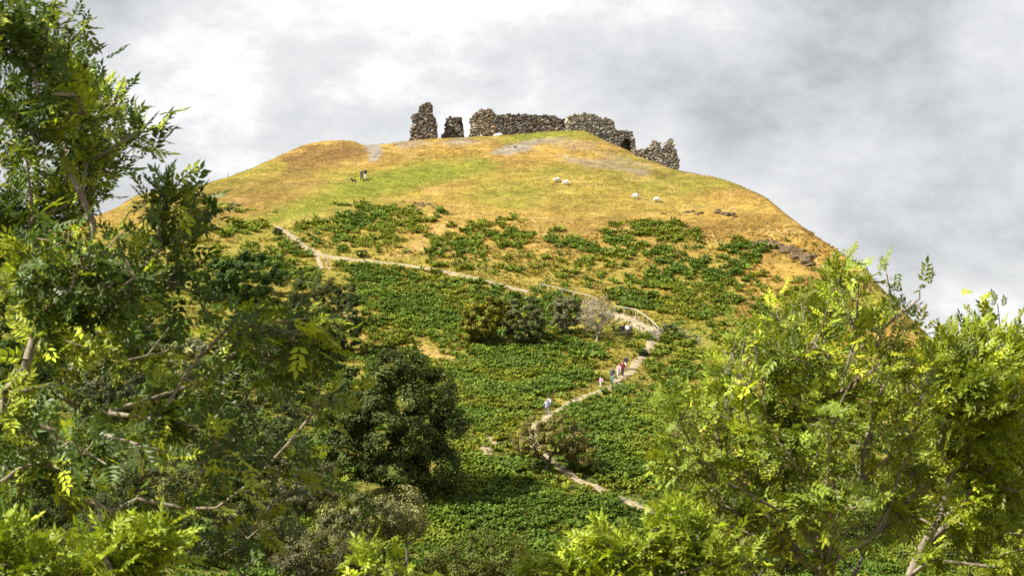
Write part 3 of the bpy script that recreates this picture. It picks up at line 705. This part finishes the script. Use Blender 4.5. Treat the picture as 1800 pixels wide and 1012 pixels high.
tree('young_ash', 'bright lime-leaved young ash under the tall dark ash', gbase(170, dl2), lob((205, 975, 80, 38, 32), (50, 985, 70, 34, 20), (275, 955, 20, 14, 4), (130, 1030, 140, 40, 24), (25, 940, 30, 22, 5)), LIME, 'ash', leaves=11, size=.155, d=dl2, top=px(150, 1090, dl2), bark=(.14, .12, .09), rtip=.005, step=.2, seed=81, group=G_ASH, singles=150, yellow=.4, yellowc=(.27, .315, .018))
tree('young_ash', 'single lime-leaved sprig in front of the grey scrub', gbase(660, 15), lob((650, 990, 26, 14, 7), (690, 1015, 34, 12, 6)), LIME, 'ash', leaves=9, size=.14, d=15, top=px(665, 1060, 15), bark=(.14, .12, .09), rtip=.005, step=.2, seed=82, group=G_ASH, singles=60, yellow=.4, yellowc=(.27, .315, .018))
dr_a = 22.0
RA = lob((1462, 490, 46, 30, 16), (1465, 455, 14, 10, 3), (1545, 470, 10, 12, 3), (1600, 512, 10, 14, 3), (1385, 560, 70, 55, 26), (1540, 575, 60, 50, 16), (1315, 630, 75, 75, 34), (1450, 640, 120, 80, 46), (1580, 670, 60, 70, 24), (1270, 720, 85, 60, 28),
         (1180, 720, 50, 26, 14), (1185, 795, 55, 28, 14), (1400, 740, 130, 70, 42), (1550, 770, 90, 80, 30), (1290, 830, 110, 60, 30), (1450, 860, 130, 70, 26), (1250, 900, 90, 50, 20), (1600, 880, 80, 60, 14))
RA = [(l[0] + 6, l[1] + 10, l[2] * .88, l[3] * .86, int(l[4] * 1.25), random.uniform(-1.0, 1.2), 1.0) for l in RA]
tree('ash_tree', 'broad open ash with bunches of brown keys and forked pale stems', gbase(1430, dr_a), RA, ASHC, 'ash', leaves=9, size=.175, d=dr_a, top=px(1440, 1060, dr_a), bark=(.17, .14, .10), rtip=.0058, rexp=.34, step=.3, bf=.65, seed=83, group=G_ASH, singles=220, yellow=.32, yellowc=(.27, .295, .018), dead=120)
dr_b = 25.0
RB = lob((1735, 530, 12, 12, 3), (1690, 605, 70, 36, 34), (1770, 600, 70, 50, 34), (1650, 660, 60, 70, 28), (1740, 680, 90, 70, 44), (1800, 720, 70, 90, 32), (1680, 770, 90, 70, 30), (1770, 820, 80, 70, 32), (1700, 900, 110, 60, 22), (1790, 950, 80, 60, 20))
RB = [(l[0] + 8, l[1] + 12, l[2] * .88, l[3] * .86, int(l[4] * 1.8), random.uniform(-.8, 1.2), 1.0) for l in RB]
tree('ash_tree', 'dense bright green ash with forked pale trunk beside the broad ash', gbase(1590, dr_b), RB, (.17, .215, .013), 'ash', leaves=10, size=.19, d=dr_b, top=px(1600, 1010, dr_b), bark=(.18, .15, .11), rtip=.006, rexp=.34, step=.3, bf=.5, seed=84, group=G_ASH, singles=150, yellow=.3, yellowc=(.28, .31, .016))
dr_c = 19.0
tree('young_ash', 'yellow-green young ash below the broad ash, in front of the bracken', gbase(1130, dr_c), lob((985, 1000, 60, 22, 18), (1085, 965, 65, 30, 26), (1190, 950, 70, 35, 28), (1180, 912, 40, 16, 9), (1265, 990, 75, 30, 18), (1110, 1010, 90, 30, 20)), LIME, 'ash', leaves=10, size=.16, d=dr_c, top=px(1140, 1040, dr_c), bark=(.14, .12, .09), rtip=.006, step=.25, seed=85, group=G_ASH, singles=150, yellow=.35, yellowc=(.27, .315, .018))
#OBJECTS#
# ------------------------------------------------------------------ small builders
def box_mesh(name, sx, sy, sz, mat, bev=0.08):
    """box with chamfered vertical edges, base at z = 0"""
    c = min(sx, sy) * bev
    ring = [(-sx / 2 + c, -sy / 2), (sx / 2 - c, -sy / 2), (sx / 2, -sy / 2 + c), (sx / 2, sy / 2 - c), (sx / 2 - c, sy / 2), (-sx / 2 + c, sy / 2), (-sx / 2, sy / 2 - c), (-sx / 2, -sy / 2 + c)]
    V = [(x_, y_, 0) for x_, y_ in ring] + [(x_, y_, sz) for x_, y_ in ring]
    me = bpy.data.meshes.new(name)
    me.from_pydata(V, [], [tuple(range(7, -1, -1)), tuple(range(8, 16))] + [(i, (i + 1) % 8, (i + 1) % 8 + 8, i + 8) for i in range(8)]); me.update()
    me.materials.append(mat); return me
def bar(name, a, b, wd, ht, mat, parent, origin):
    """beam from a to b (world points), its own mesh"""
    a = Vector(a); b = Vector(b); L_ = (b - a).length
    me = box_mesh(name, wd, ht, L_, mat); o = add(name, me, None, parent)
    o.matrix_local = Matrix.Translation(a - Vector(origin)) @ (b - a).to_track_quat('Z', 'Y').to_matrix().to_4x4()
    return o
def fence(name, label, line, hgt, wd, rail, sinks=None, seed=0, extra=None, posts_mat=None):
    pts = [hit(u_, v_) for u_, v_ in line]; org = pts[0]
    root = empty(name, org, label=label, category='fence')
    tops = []
    rg = np.random.default_rng(seed)
    for p in pts:
        lean = rg.normal(0, .02, 2); t = p + np.array([lean[0], lean[1], hgt]); tops.append(t)
        bar('post', p - np.array([0, 0, .3]), t, wd, wd, posts_mat or M_RAIL, root, org)
    for a_, b_ in zip(tops[:-1], tops[1:]):
        if rail == 'beam': bar('rail', a_ + np.array([0, 0, .02]), b_ + np.array([0, 0, .02]), wd * 1.15, wd * .9, M_RAIL, root, org)
        else:
            for k in (.3, .62, .94):
                q = np.array([0, 0, hgt * (1 - k)]); bar('wire', a_ - q, b_ - q, .014, .014, M_WIRE, root, org)
    return root
fence('handrail_fence', 'pale timber handrail on posts running above the row of hawthorns', [(949, 512), (965, 516), (988, 521), (1008, 526), (1030, 532), (1050, 538)], .95, .085, 'beam', seed=1)
fence('handrail_fence', 'curving pale handrail stepping down to the timber steps', [(1080, 552), (1097, 555), (1117, 558), (1131, 567), (1139, 573), (1148, 581), (1157, 590)], 1.0, .085, 'beam', seed=2)
fence('wire_fence', 'thin wire fence on grey posts in front of the bench', [(1075, 592), (1100, 594), (1124, 588), (1142, 590)], 1.0, .07, 'wire', seed=3, posts_mat=M_POST)
fence('wire_fence', 'wire fence on weathered posts crossing the bracken past the steps', [(1166, 584), (1186, 588), (1206, 595), (1228, 606), (1250, 616)], 1.1, .09, 'wire', seed=4, posts_mat=M_POST)
for u_, lb in ((401, None), (434, None), (496, None), (527, None)):
    p = np.array([(u_ - 900) / F * crest_d(u_), float(crest_d(u_)), float(H(u_, crest_d(u_)))])
    o = add('fence_post', box_mesh('fence_post', .07, .07, random.uniform(.6, .85), M_POST), None, label='lone weathered fence post on the shoulder of the hill', category='post', group='fence posts on the hill shoulder'); o.location = p - np.array([0, 0, .15]); o.rotation_euler = (random.uniform(-.06, .06), random.uniform(-.06, .06), .3)
# timber steps
c0 = hit(1154, 590); root = empty('timber_steps', c0, label='short flight of timber steps at the foot of the curving handrail', category='steps')
for k, (u_, v_) in enumerate(((1147, 598), (1149, 594.5), (1151, 591), (1153, 587.5), (1155, 584))):
    h = hit(u_, v_); bar('step', h + np.array([-.65, 0, .05]), h + np.array([.65, .05, .07]), .22, .3, M_POST, root, c0)

# ------------------------------------------------------------------ figures
def skin_mesh(name, verts, edges, radii, root_i=0, sub=2):
    me = bpy.data.meshes.new(name); me.from_pydata([tuple(v_) for v_ in verts], edges, []); me.update()
    o = bpy.data.objects.new(name, me); COL.objects.link(o)
    sk = o.modifiers.new('skin', 'SKIN'); sk.use_smooth_shade = True; sk.branch_smoothing = .3
    sv = me.skin_vertices[0].data if me.skin_vertices else None
    if sv is None:
        bpy.context.view_layer.objects.active = o
        sv = me.skin_vertices[0].data
    for i, r in enumerate(radii):
        sv[i].radius = r if isinstance(r, tuple) else (r, r); sv[i].use_root = (i == root_i)
    ss = o.modifiers.new('sub', 'SUBSURF'); ss.levels = sub; ss.render_levels = sub
    dg = bpy.context.evaluated_depsgraph_get(); dg.update()
    res = bpy.data.meshes.new_from_object(o.evaluated_get(dg), depsgraph=dg)
    bpy.data.objects.remove(o); bpy.data.meshes.remove(me); res.name = name
    return res
def shell(me, name, faces_mask, inflate, mat):
    """garment: the faces of the body under the mask, pushed out along the normals"""
    n = len(me.vertices); co = np.zeros(n * 3); no = np.zeros(n * 3); me.vertices.foreach_get('co', co); me.vertices.foreach_get('normal', no)
    co = co.reshape(-1, 3) + no.reshape(-1, 3) * inflate
    fs = [tuple(p.vertices) for p, k in zip(me.polygons, faces_mask) if k]
    used = sorted({i for f in fs for i in f}); mp_ = {a_: b_ for b_, a_ in enumerate(used)}
    g = bpy.data.meshes.new(name); g.from_pydata([tuple(co[i]) for i in used], [], [tuple(mp_[i] for i in f) for f in fs]); g.update()
    for p in g.polygons: p.use_smooth = True
    g.materials.append(mat); return g
_cm = {}
def cloth(c, rough=.85):
    k = tuple(c)
    if k not in _cm: _cm[k] = plain('cloth', c, rough, 14, .15)
    return _cm[k]
SKIN = plain('skin', (.52, .33, .24), .6, 12, .08)
def person(label, foot, face, top, legs, hair, height=1.72, pose='walk', phase=1, bag=None, skirt=False, group=None, shoes=(.03, .03, .03), short=False, seat=0.0):
    s = height / 1.72; V = []; E = []; R = []; lab = []
    def vtx(p, r, l, par=None):
        V.append(np.array(p, float) * s); R.append(r * s if not isinstance(r, tuple) else (r[0] * s, r[1] * s)); lab.append(l); i = len(V) - 1
        if par is not None: E.append((par, i))
        return i
    hz = .93 if pose == 'walk' else .5
    lean = .05 if pose == 'walk' else -.06
    pel = vtx((0, 0, hz), (.155, .115), 'hip'); wa = vtx((0, lean * .4, hz + .18), (.14, .10), 'torso', pel); ch = vtx((0, lean, hz + .38), (.165, .115), 'torso', wa)
    nk = vtx((0, lean + .02, hz + .56), .055, 'neck', ch); hb = vtx((0, lean + .035, hz + .63), .078, 'head', nk); hc = vtx((0, lean + .04, hz + .70), .092, 'head', hb); ht = vtx((0, lean + .03, hz + .77), .062, 'head', hc)
    vtx((0, lean + .135, hz + .675), .014, 'head', hc)
    for sd in (-1, 1):
        ph = phase * sd
        sh = vtx((sd * .18, lean, hz + .48), .066, 'torso', ch)
        if pose == 'walk': el_, wr, pm = (sd * .24, lean - .16 * ph - .02, hz + .23), (sd * .25, lean - .18 * ph + .10, hz + .01), (sd * .25, lean - .19 * ph + .14, hz - .06)
        else: el_, wr, pm = (sd * .25, lean + .02, hz + .22), (sd * .17, lean + .24, hz + .12), (sd * .14, lean + .32, hz + .11)
        e1 = vtx(el_, .046, 'arm', sh); w1 = vtx(wr, .032, 'fore', e1); p1 = vtx(pm, (.036, .02), 'hand', w1)
        d_ = np.array(pm) - np.array(wr); d_ /= np.linalg.norm(d_)
        for k, (ofs, ln) in enumerate(((-.03, .07), (-.01, .085), (.01, .08), (.028, .06))):
            a_ = np.array(pm) + d_ * .05 + np.array([0, ofs, 0]); f1 = vtx(a_, .009, 'hand', p1); vtx(a_ + d_ * ln * .8 + np.array([-sd * .02, 0, 0]), .008, 'hand', f1)
        f1 = vtx(np.array(wr) + d_ * .03 + np.array([-sd * .01, .045, 0]), .010, 'hand', p1); vtx(np.array(wr) + d_ * .08 + np.array([-sd * .015, .06, 0]), .009, 'hand', f1)
        hp = vtx((sd * .09, 0, hz - .05), .098, 'hip', pel)
        if pose == 'walk': kn, an, to = (sd * .095, .13 * ph + .05, .50), (sd * .095, .20 * ph - (.10 if ph < 0 else 0), .085), (sd * .105, .20 * ph + .14 - (.06 if ph < 0 else 0), .035)
        else: kn, an, to = (sd * .11, .43, .50), (sd * .11, .47, .09), (sd * .12, .62, .035)
        k1 = vtx(kn, .062, 'thigh', hp); cf_ = vtx(np.array(kn) * .55 + np.array(an) * .45 + np.array([0, -.02, 0]), .054, 'calf', k1)
        a1 = vtx(an, .038, 'calf', cf_); vtx(to, (.042, .028), 'foot', a1)
    me = skin_mesh('person', V, E, R, pel, 1)
    me.materials.clear(); me.materials.append(SKIN)
    for p in me.polygons: p.use_smooth = True
    # nearest bone for each face
    A = np.array([V[i] for i, j in E]); B = np.array([V[j] for i, j in E]); lb = [lab[j] for i, j in E]
    cen = np.array([tuple(p.center) for p in me.polygons])
    AB = B - A; t = np.clip(((cen[:, None] - A[None]) * AB[None]).sum(-1) / ((AB ** 2).sum(-1)[None] + 1e-9), 0, 1)
    rr = np.array([max(R[j]) if isinstance(R[j], tuple) else R[j] for i, j in E])
    dd = np.linalg.norm(cen[:, None] - (A[None] + AB[None] * t[..., None]), axis=-1) / (rr[None] + .02)
    L_ = np.array(lb)[dd.argmin(1)]
    zc = cen[:, 2]
    body = add('person', me, None, label=label, category='person')
    if group: body['group'] = group
    body.location = foot; body.rotation_euler = (0, 0, face)
    tm = np.isin(L_, ['torso', 'arm'] + ([] if short else ['fore'])) | (np.isin(L_, ['hip']) & (zc > (hz - .02) * s))
    add('jacket', shell(me, 'jacket', tm, .018 * s, cloth(top)), None, body)
    add('trousers', shell(me, 'trousers', np.isin(L_, ['hip', 'thigh', 'calf']), .012 * s, cloth(legs)), None, body)
    add('shoes', shell(me, 'shoes', np.isin(L_, ['foot']), .012 * s, cloth(shoes)), None, body)
    hm = (L_ == 'head') & ((zc > (hz + .72) * s) | (cen[:, 1] < (lean + .02) * s) & (zc > (hz + .62) * s))
    add('hair', shell(me, 'hair', hm, .014 * s, cloth(hair, .6)), None, body)
    if bag:
        V2 = []; n_ = 8
        for k, (zz, w_, dp) in enumerate(((.16, .11, .05), (.20, .15, .09), (.36, .15, .10), (.48, .13, .08), (.52, .08, .04))):
            for j in range(n_):
                a_ = j / n_ * 6.283; V2.append((w_ * math.copysign(abs(math.cos(a_)) ** .6, math.cos(a_)), lean - .2 + dp * math.copysign(abs(math.sin(a_)) ** .6, math.sin(a_)), hz + zz))
        FQ = [(k * n_ + j, k * n_ + (j + 1) % n_, (k + 1) * n_ + (j + 1) % n_, (k + 1) * n_ + j) for k in range(4) for j in range(n_)] + [tuple(range(n_ - 1, -1, -1)), tuple(range(4 * n_, 5 * n_))]
        g = bpy.data.meshes.new('backpack'); g.from_pydata([tuple(np.array(q) * s) for q in V2], [], FQ); g.materials.append(cloth(bag)); add('backpack', g, None, body)
    return body
def head_to(p, q): return math.atan2(-(q[0] - p[0]), q[1] - p[1])
BLK = (.016, .016, .02); JEAN = (.06, .085, .15); WHT = (.62, .62, .64)
# couple with a dog on the upper grass, coming down to the left
a_ = hit(636, 318.5); b_ = hit(638.5, 317); dwn = hit(560, 350)
f_ = head_to(a_, dwn)
person('person in black jacket and black trousers walking beside the dog', a_, f_, (.02, .018, .022), BLK, (.015, .012, .01), 1.72)
person('person in black jacket with pale blue trousers on the upper grass', b_ + np.array([.28, .2, 0]), f_, (.03, .02, .024), (.42, .47, .56), (.012, .01, .01), 1.78, phase=-1, bag=(.02, .02, .022))
# walkers on the descending path
up = hit(1150, 597)
for (u_, v_, hgt, top_, leg_, hair_, ph, bg, lb) in (
    (1101, 651, 1.72, (.02, .02, .028), (.60, .55, .47), (.10, .07, .04), 1, None, 'person in black top and cream trousers, highest walker on the stony path'),
    (1094.5, 662, 1.76, (.17, .02, .035), (.025, .02, .03), (.02, .015, .012), -1, (.09, .03, .05), 'person in dark red jacket and dark trousers on the stony path'),
    (1087.5, 665, 1.66, (.62, .32, .36), (.55, .52, .53), (.28, .17, .09), 1, None, 'person in pink top and pale trousers on the stony path'),
    (1076.5, 673, 1.76, (.04, .055, .075), (.10, .25, .33), (.04, .03, .02), -1, (.05, .06, .07), 'person in dark slate jacket and teal trousers on the stony path'),
    (1056.5, 681, 1.22, (.66, .32, .50), (.60, .50, .52), (.09, .05, .03), 1, None, 'child in pink top walking ahead of the group')):
    p = hit(u_, v_); person(lb, p, head_to(p, hit(1040, 694)) + random.uniform(-.2, .2), top_, leg_, hair_, hgt, phase=ph, bag=bg)
p = hit(964, 727); person('person in white shirt and grey trousers where the path enters the bracken', p, head_to(p, up), (.58, .60, .66), (.36, .36, .40), (.33, .31, .29), 1.78, phase=1, bag=(.13, .13, .16))
p = hit(960.5, 729); person('person in grey jacket behind the white-shirted walker', p + np.array([0, .1, 0]), head_to(p, up), (.24, .25, .29), (.10, .10, .12), (.16, .13, .1), 1.66, phase=-1)
# bench and two sitters
c = hit(1100, 588); bz = c[2] + .0
bench = empty('park_bench', c, .1, label='dark timber bench behind the thin wire fence', category='bench')
WD = plain('dark_timber', (.045, .035, .028), .85, 10, .3)
for k in range(3): o = add('seat_slat', box_mesh('seat_slat', 1.7, .11, .035, WD), None, bench); o.location = (0, -.13 + .135 * k, .43)
for k in range(3): o = add('back_slat', box_mesh('back_slat', 1.7, .03, .10, WD), None, bench); o.location = (0, .24 + .02 * k, .55 + .14 * k)
for sx in (-.75, .75):
    o = add('leg', box_mesh('leg', .08, .08, .75, WD), None, bench); o.location = (sx, -.15, -.34)
    o = add('leg', box_mesh('leg', .08, .08, 1.25, WD), None, bench); o.location = (sx, .2, -.34); o.rotation_euler = (-.06, 0, 0)
person('person in black top seated on the bench', c + np.array([-.36, .02, .0]), math.pi + .1, BLK, (.03, .03, .035), (.015, .012, .01), 1.72, 'sit')
person('person in white shirt seated on the bench', c + np.array([.22, .06, .0]), math.pi + .1, (.66, .70, .78), (.035, .035, .045), (.30, .26, .22), 1.74, 'sit', short=True)

# ------------------------------------------------------------------ animals
WOOL = plain('wool', (.62, .57, .48), .95, 12, .12, .1, .6); FACE = plain('sheep_face', (.34, .29, .24), .9, 8, .2)
def quadruped(name, label, cat, p, rz, mat, L=1.0, bodyr=(.25, .28), legr=.035, headdown=True, group=None, tail=.1, fur=None):
    V = []; E = []; R = []
    def vt(q, r, par=None):
        V.append(np.array(q) * L); R.append((r[0] * L, r[1] * L) if isinstance(r, tuple) else (r * L, r * L)); i = len(V) - 1
        if par is not None: E.append((par, i))
        return i
    z0 = .56
    rump = vt((-.38, 0, z0 + .02), (bodyr[0] * .85, bodyr[1] * .85)); belly = vt((0, 0, z0), bodyr, rump); chest = vt((.32, 0, z0 + .01), (bodyr[0] * .88, bodyr[1] * .95), belly)
    if headdown: nk = vt((.52, 0, z0 - .05), .12, chest); h1 = vt((.66, 0, z0 - .26), .085, nk); vt((.74, 0, z0 - .42), .05, h1)
    else: nk = vt((.48, 0, z0 + .20), .11, chest); h1 = vt((.60, 0, z0 + .36), .10, nk); vt((.78, 0, z0 + .30), .05, h1)
    for sy in (-1, 1): vt(V[h1] / L + np.array([-.03, sy * .13, .05 if headdown else .12]), .022, h1)
    t1 = vt((-.62, 0, z0 - (.0 if headdown else -.12)), .035, rump); vt((-.68, 0, z0 - (.18 if headdown else -.30)), .03, t1)
    for sy in (-1, 1):
        k = vt((.32, sy * .13, .34), .06, chest); k = vt((.34, sy * .13, .19), legr, k); vt((.33, sy * .13, .0), legr * .9, k)
        k = vt((-.32, sy * .14, .38), .085, rump); k = vt((-.44, sy * .14, .20), legr * 1.1, k); vt((-.40, sy * .14, .0), legr * .9, k)
    me = skin_mesh(name, V, E, R, belly, 2); me.materials.clear(); me.materials.append(mat)
    for q in me.polygons: q.use_smooth = True
    if fur is not None:
        me.materials.append(fur)
        for q in me.polygons:
            x_, y_, z_ = q.center
            if x_ > .60 * L or z_ < .30 * L: q.material_index = 1
    o = add(name, me, None, label=label, category=cat); o.location = p; o.rotation_euler = (0, 0, rz)
    if group: o['group'] = group
    return o
for (u_, v_, rz, lb) in ((979, 321, .1, 'grazing white sheep, uphill one of the upper pair'), (995, 326, -.35, 'grazing white sheep, downhill one of the upper pair'),
                         (1117, 350, 2.9, 'grazing white sheep, uphill one of the pair near the grass shoulder'), (1155, 355.5, -.3, 'grazing white sheep, downhill one of the pair near the grass shoulder')):
    quadruped('sheep', lb, 'sheep', hit(u_, v_) + np.array([0, 0, -.02]), rz, WOOL, .95, (.30, .31), .04, True, 'sheep grazing on the upper slope', fur=FACE)
p = hit(622, 322.5); quadruped('dog', 'small black dog walking ahead of the couple', 'dog', p, math.radians(205), plain('black_fur', (.016, .015, .015), .8, 10, .3), .74, (.15, .18), .035, False)
# crow flying low over the gravel
CROWM = plain('crow_black', (.012, .012, .014), .5, 10, .2)
def crow(label, p, flying):
    V = [(-.16, 0, .0), (0, 0, .02), (.12, 0, .05), (.20, 0, .07), (.26, 0, .06), (-.28, 0, -.01)]; E = [(0, 1), (1, 2), (2, 3), (3, 4), (0, 5)]; R = [.045, .065, .05, .038, .012, .02]
    if not flying:
        V += [(0, .03, -.08), (.02, .03, -.15), (0, -.03, -.08), (.02, -.03, -.15)]; E += [(1, 6), (6, 7), (1, 8), (8, 9)]; R += [.012, .008, .012, .008]
    me = skin_mesh('crow', V, E, R, 1, 1); me.materials.clear(); me.materials.append(CROWM)
    o = add('crow', me, None, label=label, category='bird', group='crows on the summit'); o.location = p; o.rotation_euler = (0, 0, -.6)
    for sd in (-1, 1):
        if flying: W = [(.08, .04, .04), (.12, .22, .20), (.05, .48, .24), (-.10, .46, .22), (-.12, .24, .17), (-.08, .05, .03)]
        else: W = [(.08, .055, .05), (.02, .075, .03), (-.15, .06, .01), (-.26, .03, .0), (-.15, .05, .04), (-.02, .05, .07)]
        W = [(a, b * sd, c_) for a, b, c_ in W]; n_ = len(W)
        g = bpy.data.meshes.new('wing'); g.from_pydata(W + [(a, b, c_ - .015) for a, b, c_ in W], [], [tuple(range(n_)), tuple(range(2 * n_ - 1, n_ - 1, -1))] + [(i, (i + 1) % n_, (i + 1) % n_ + n_, i + n_) for i in range(n_)]); g.materials.append(CROWM)
        add('wing', g, None, o)
crow('black crow flying low over the pale gravel with its shadow below', hit(910.5, 265.5) + np.array([-.35, 0, .42]), True)
crow('black crow standing on the grassy mound before the long wall', hit(907, 244) + np.array([0, 0, .14]), False)
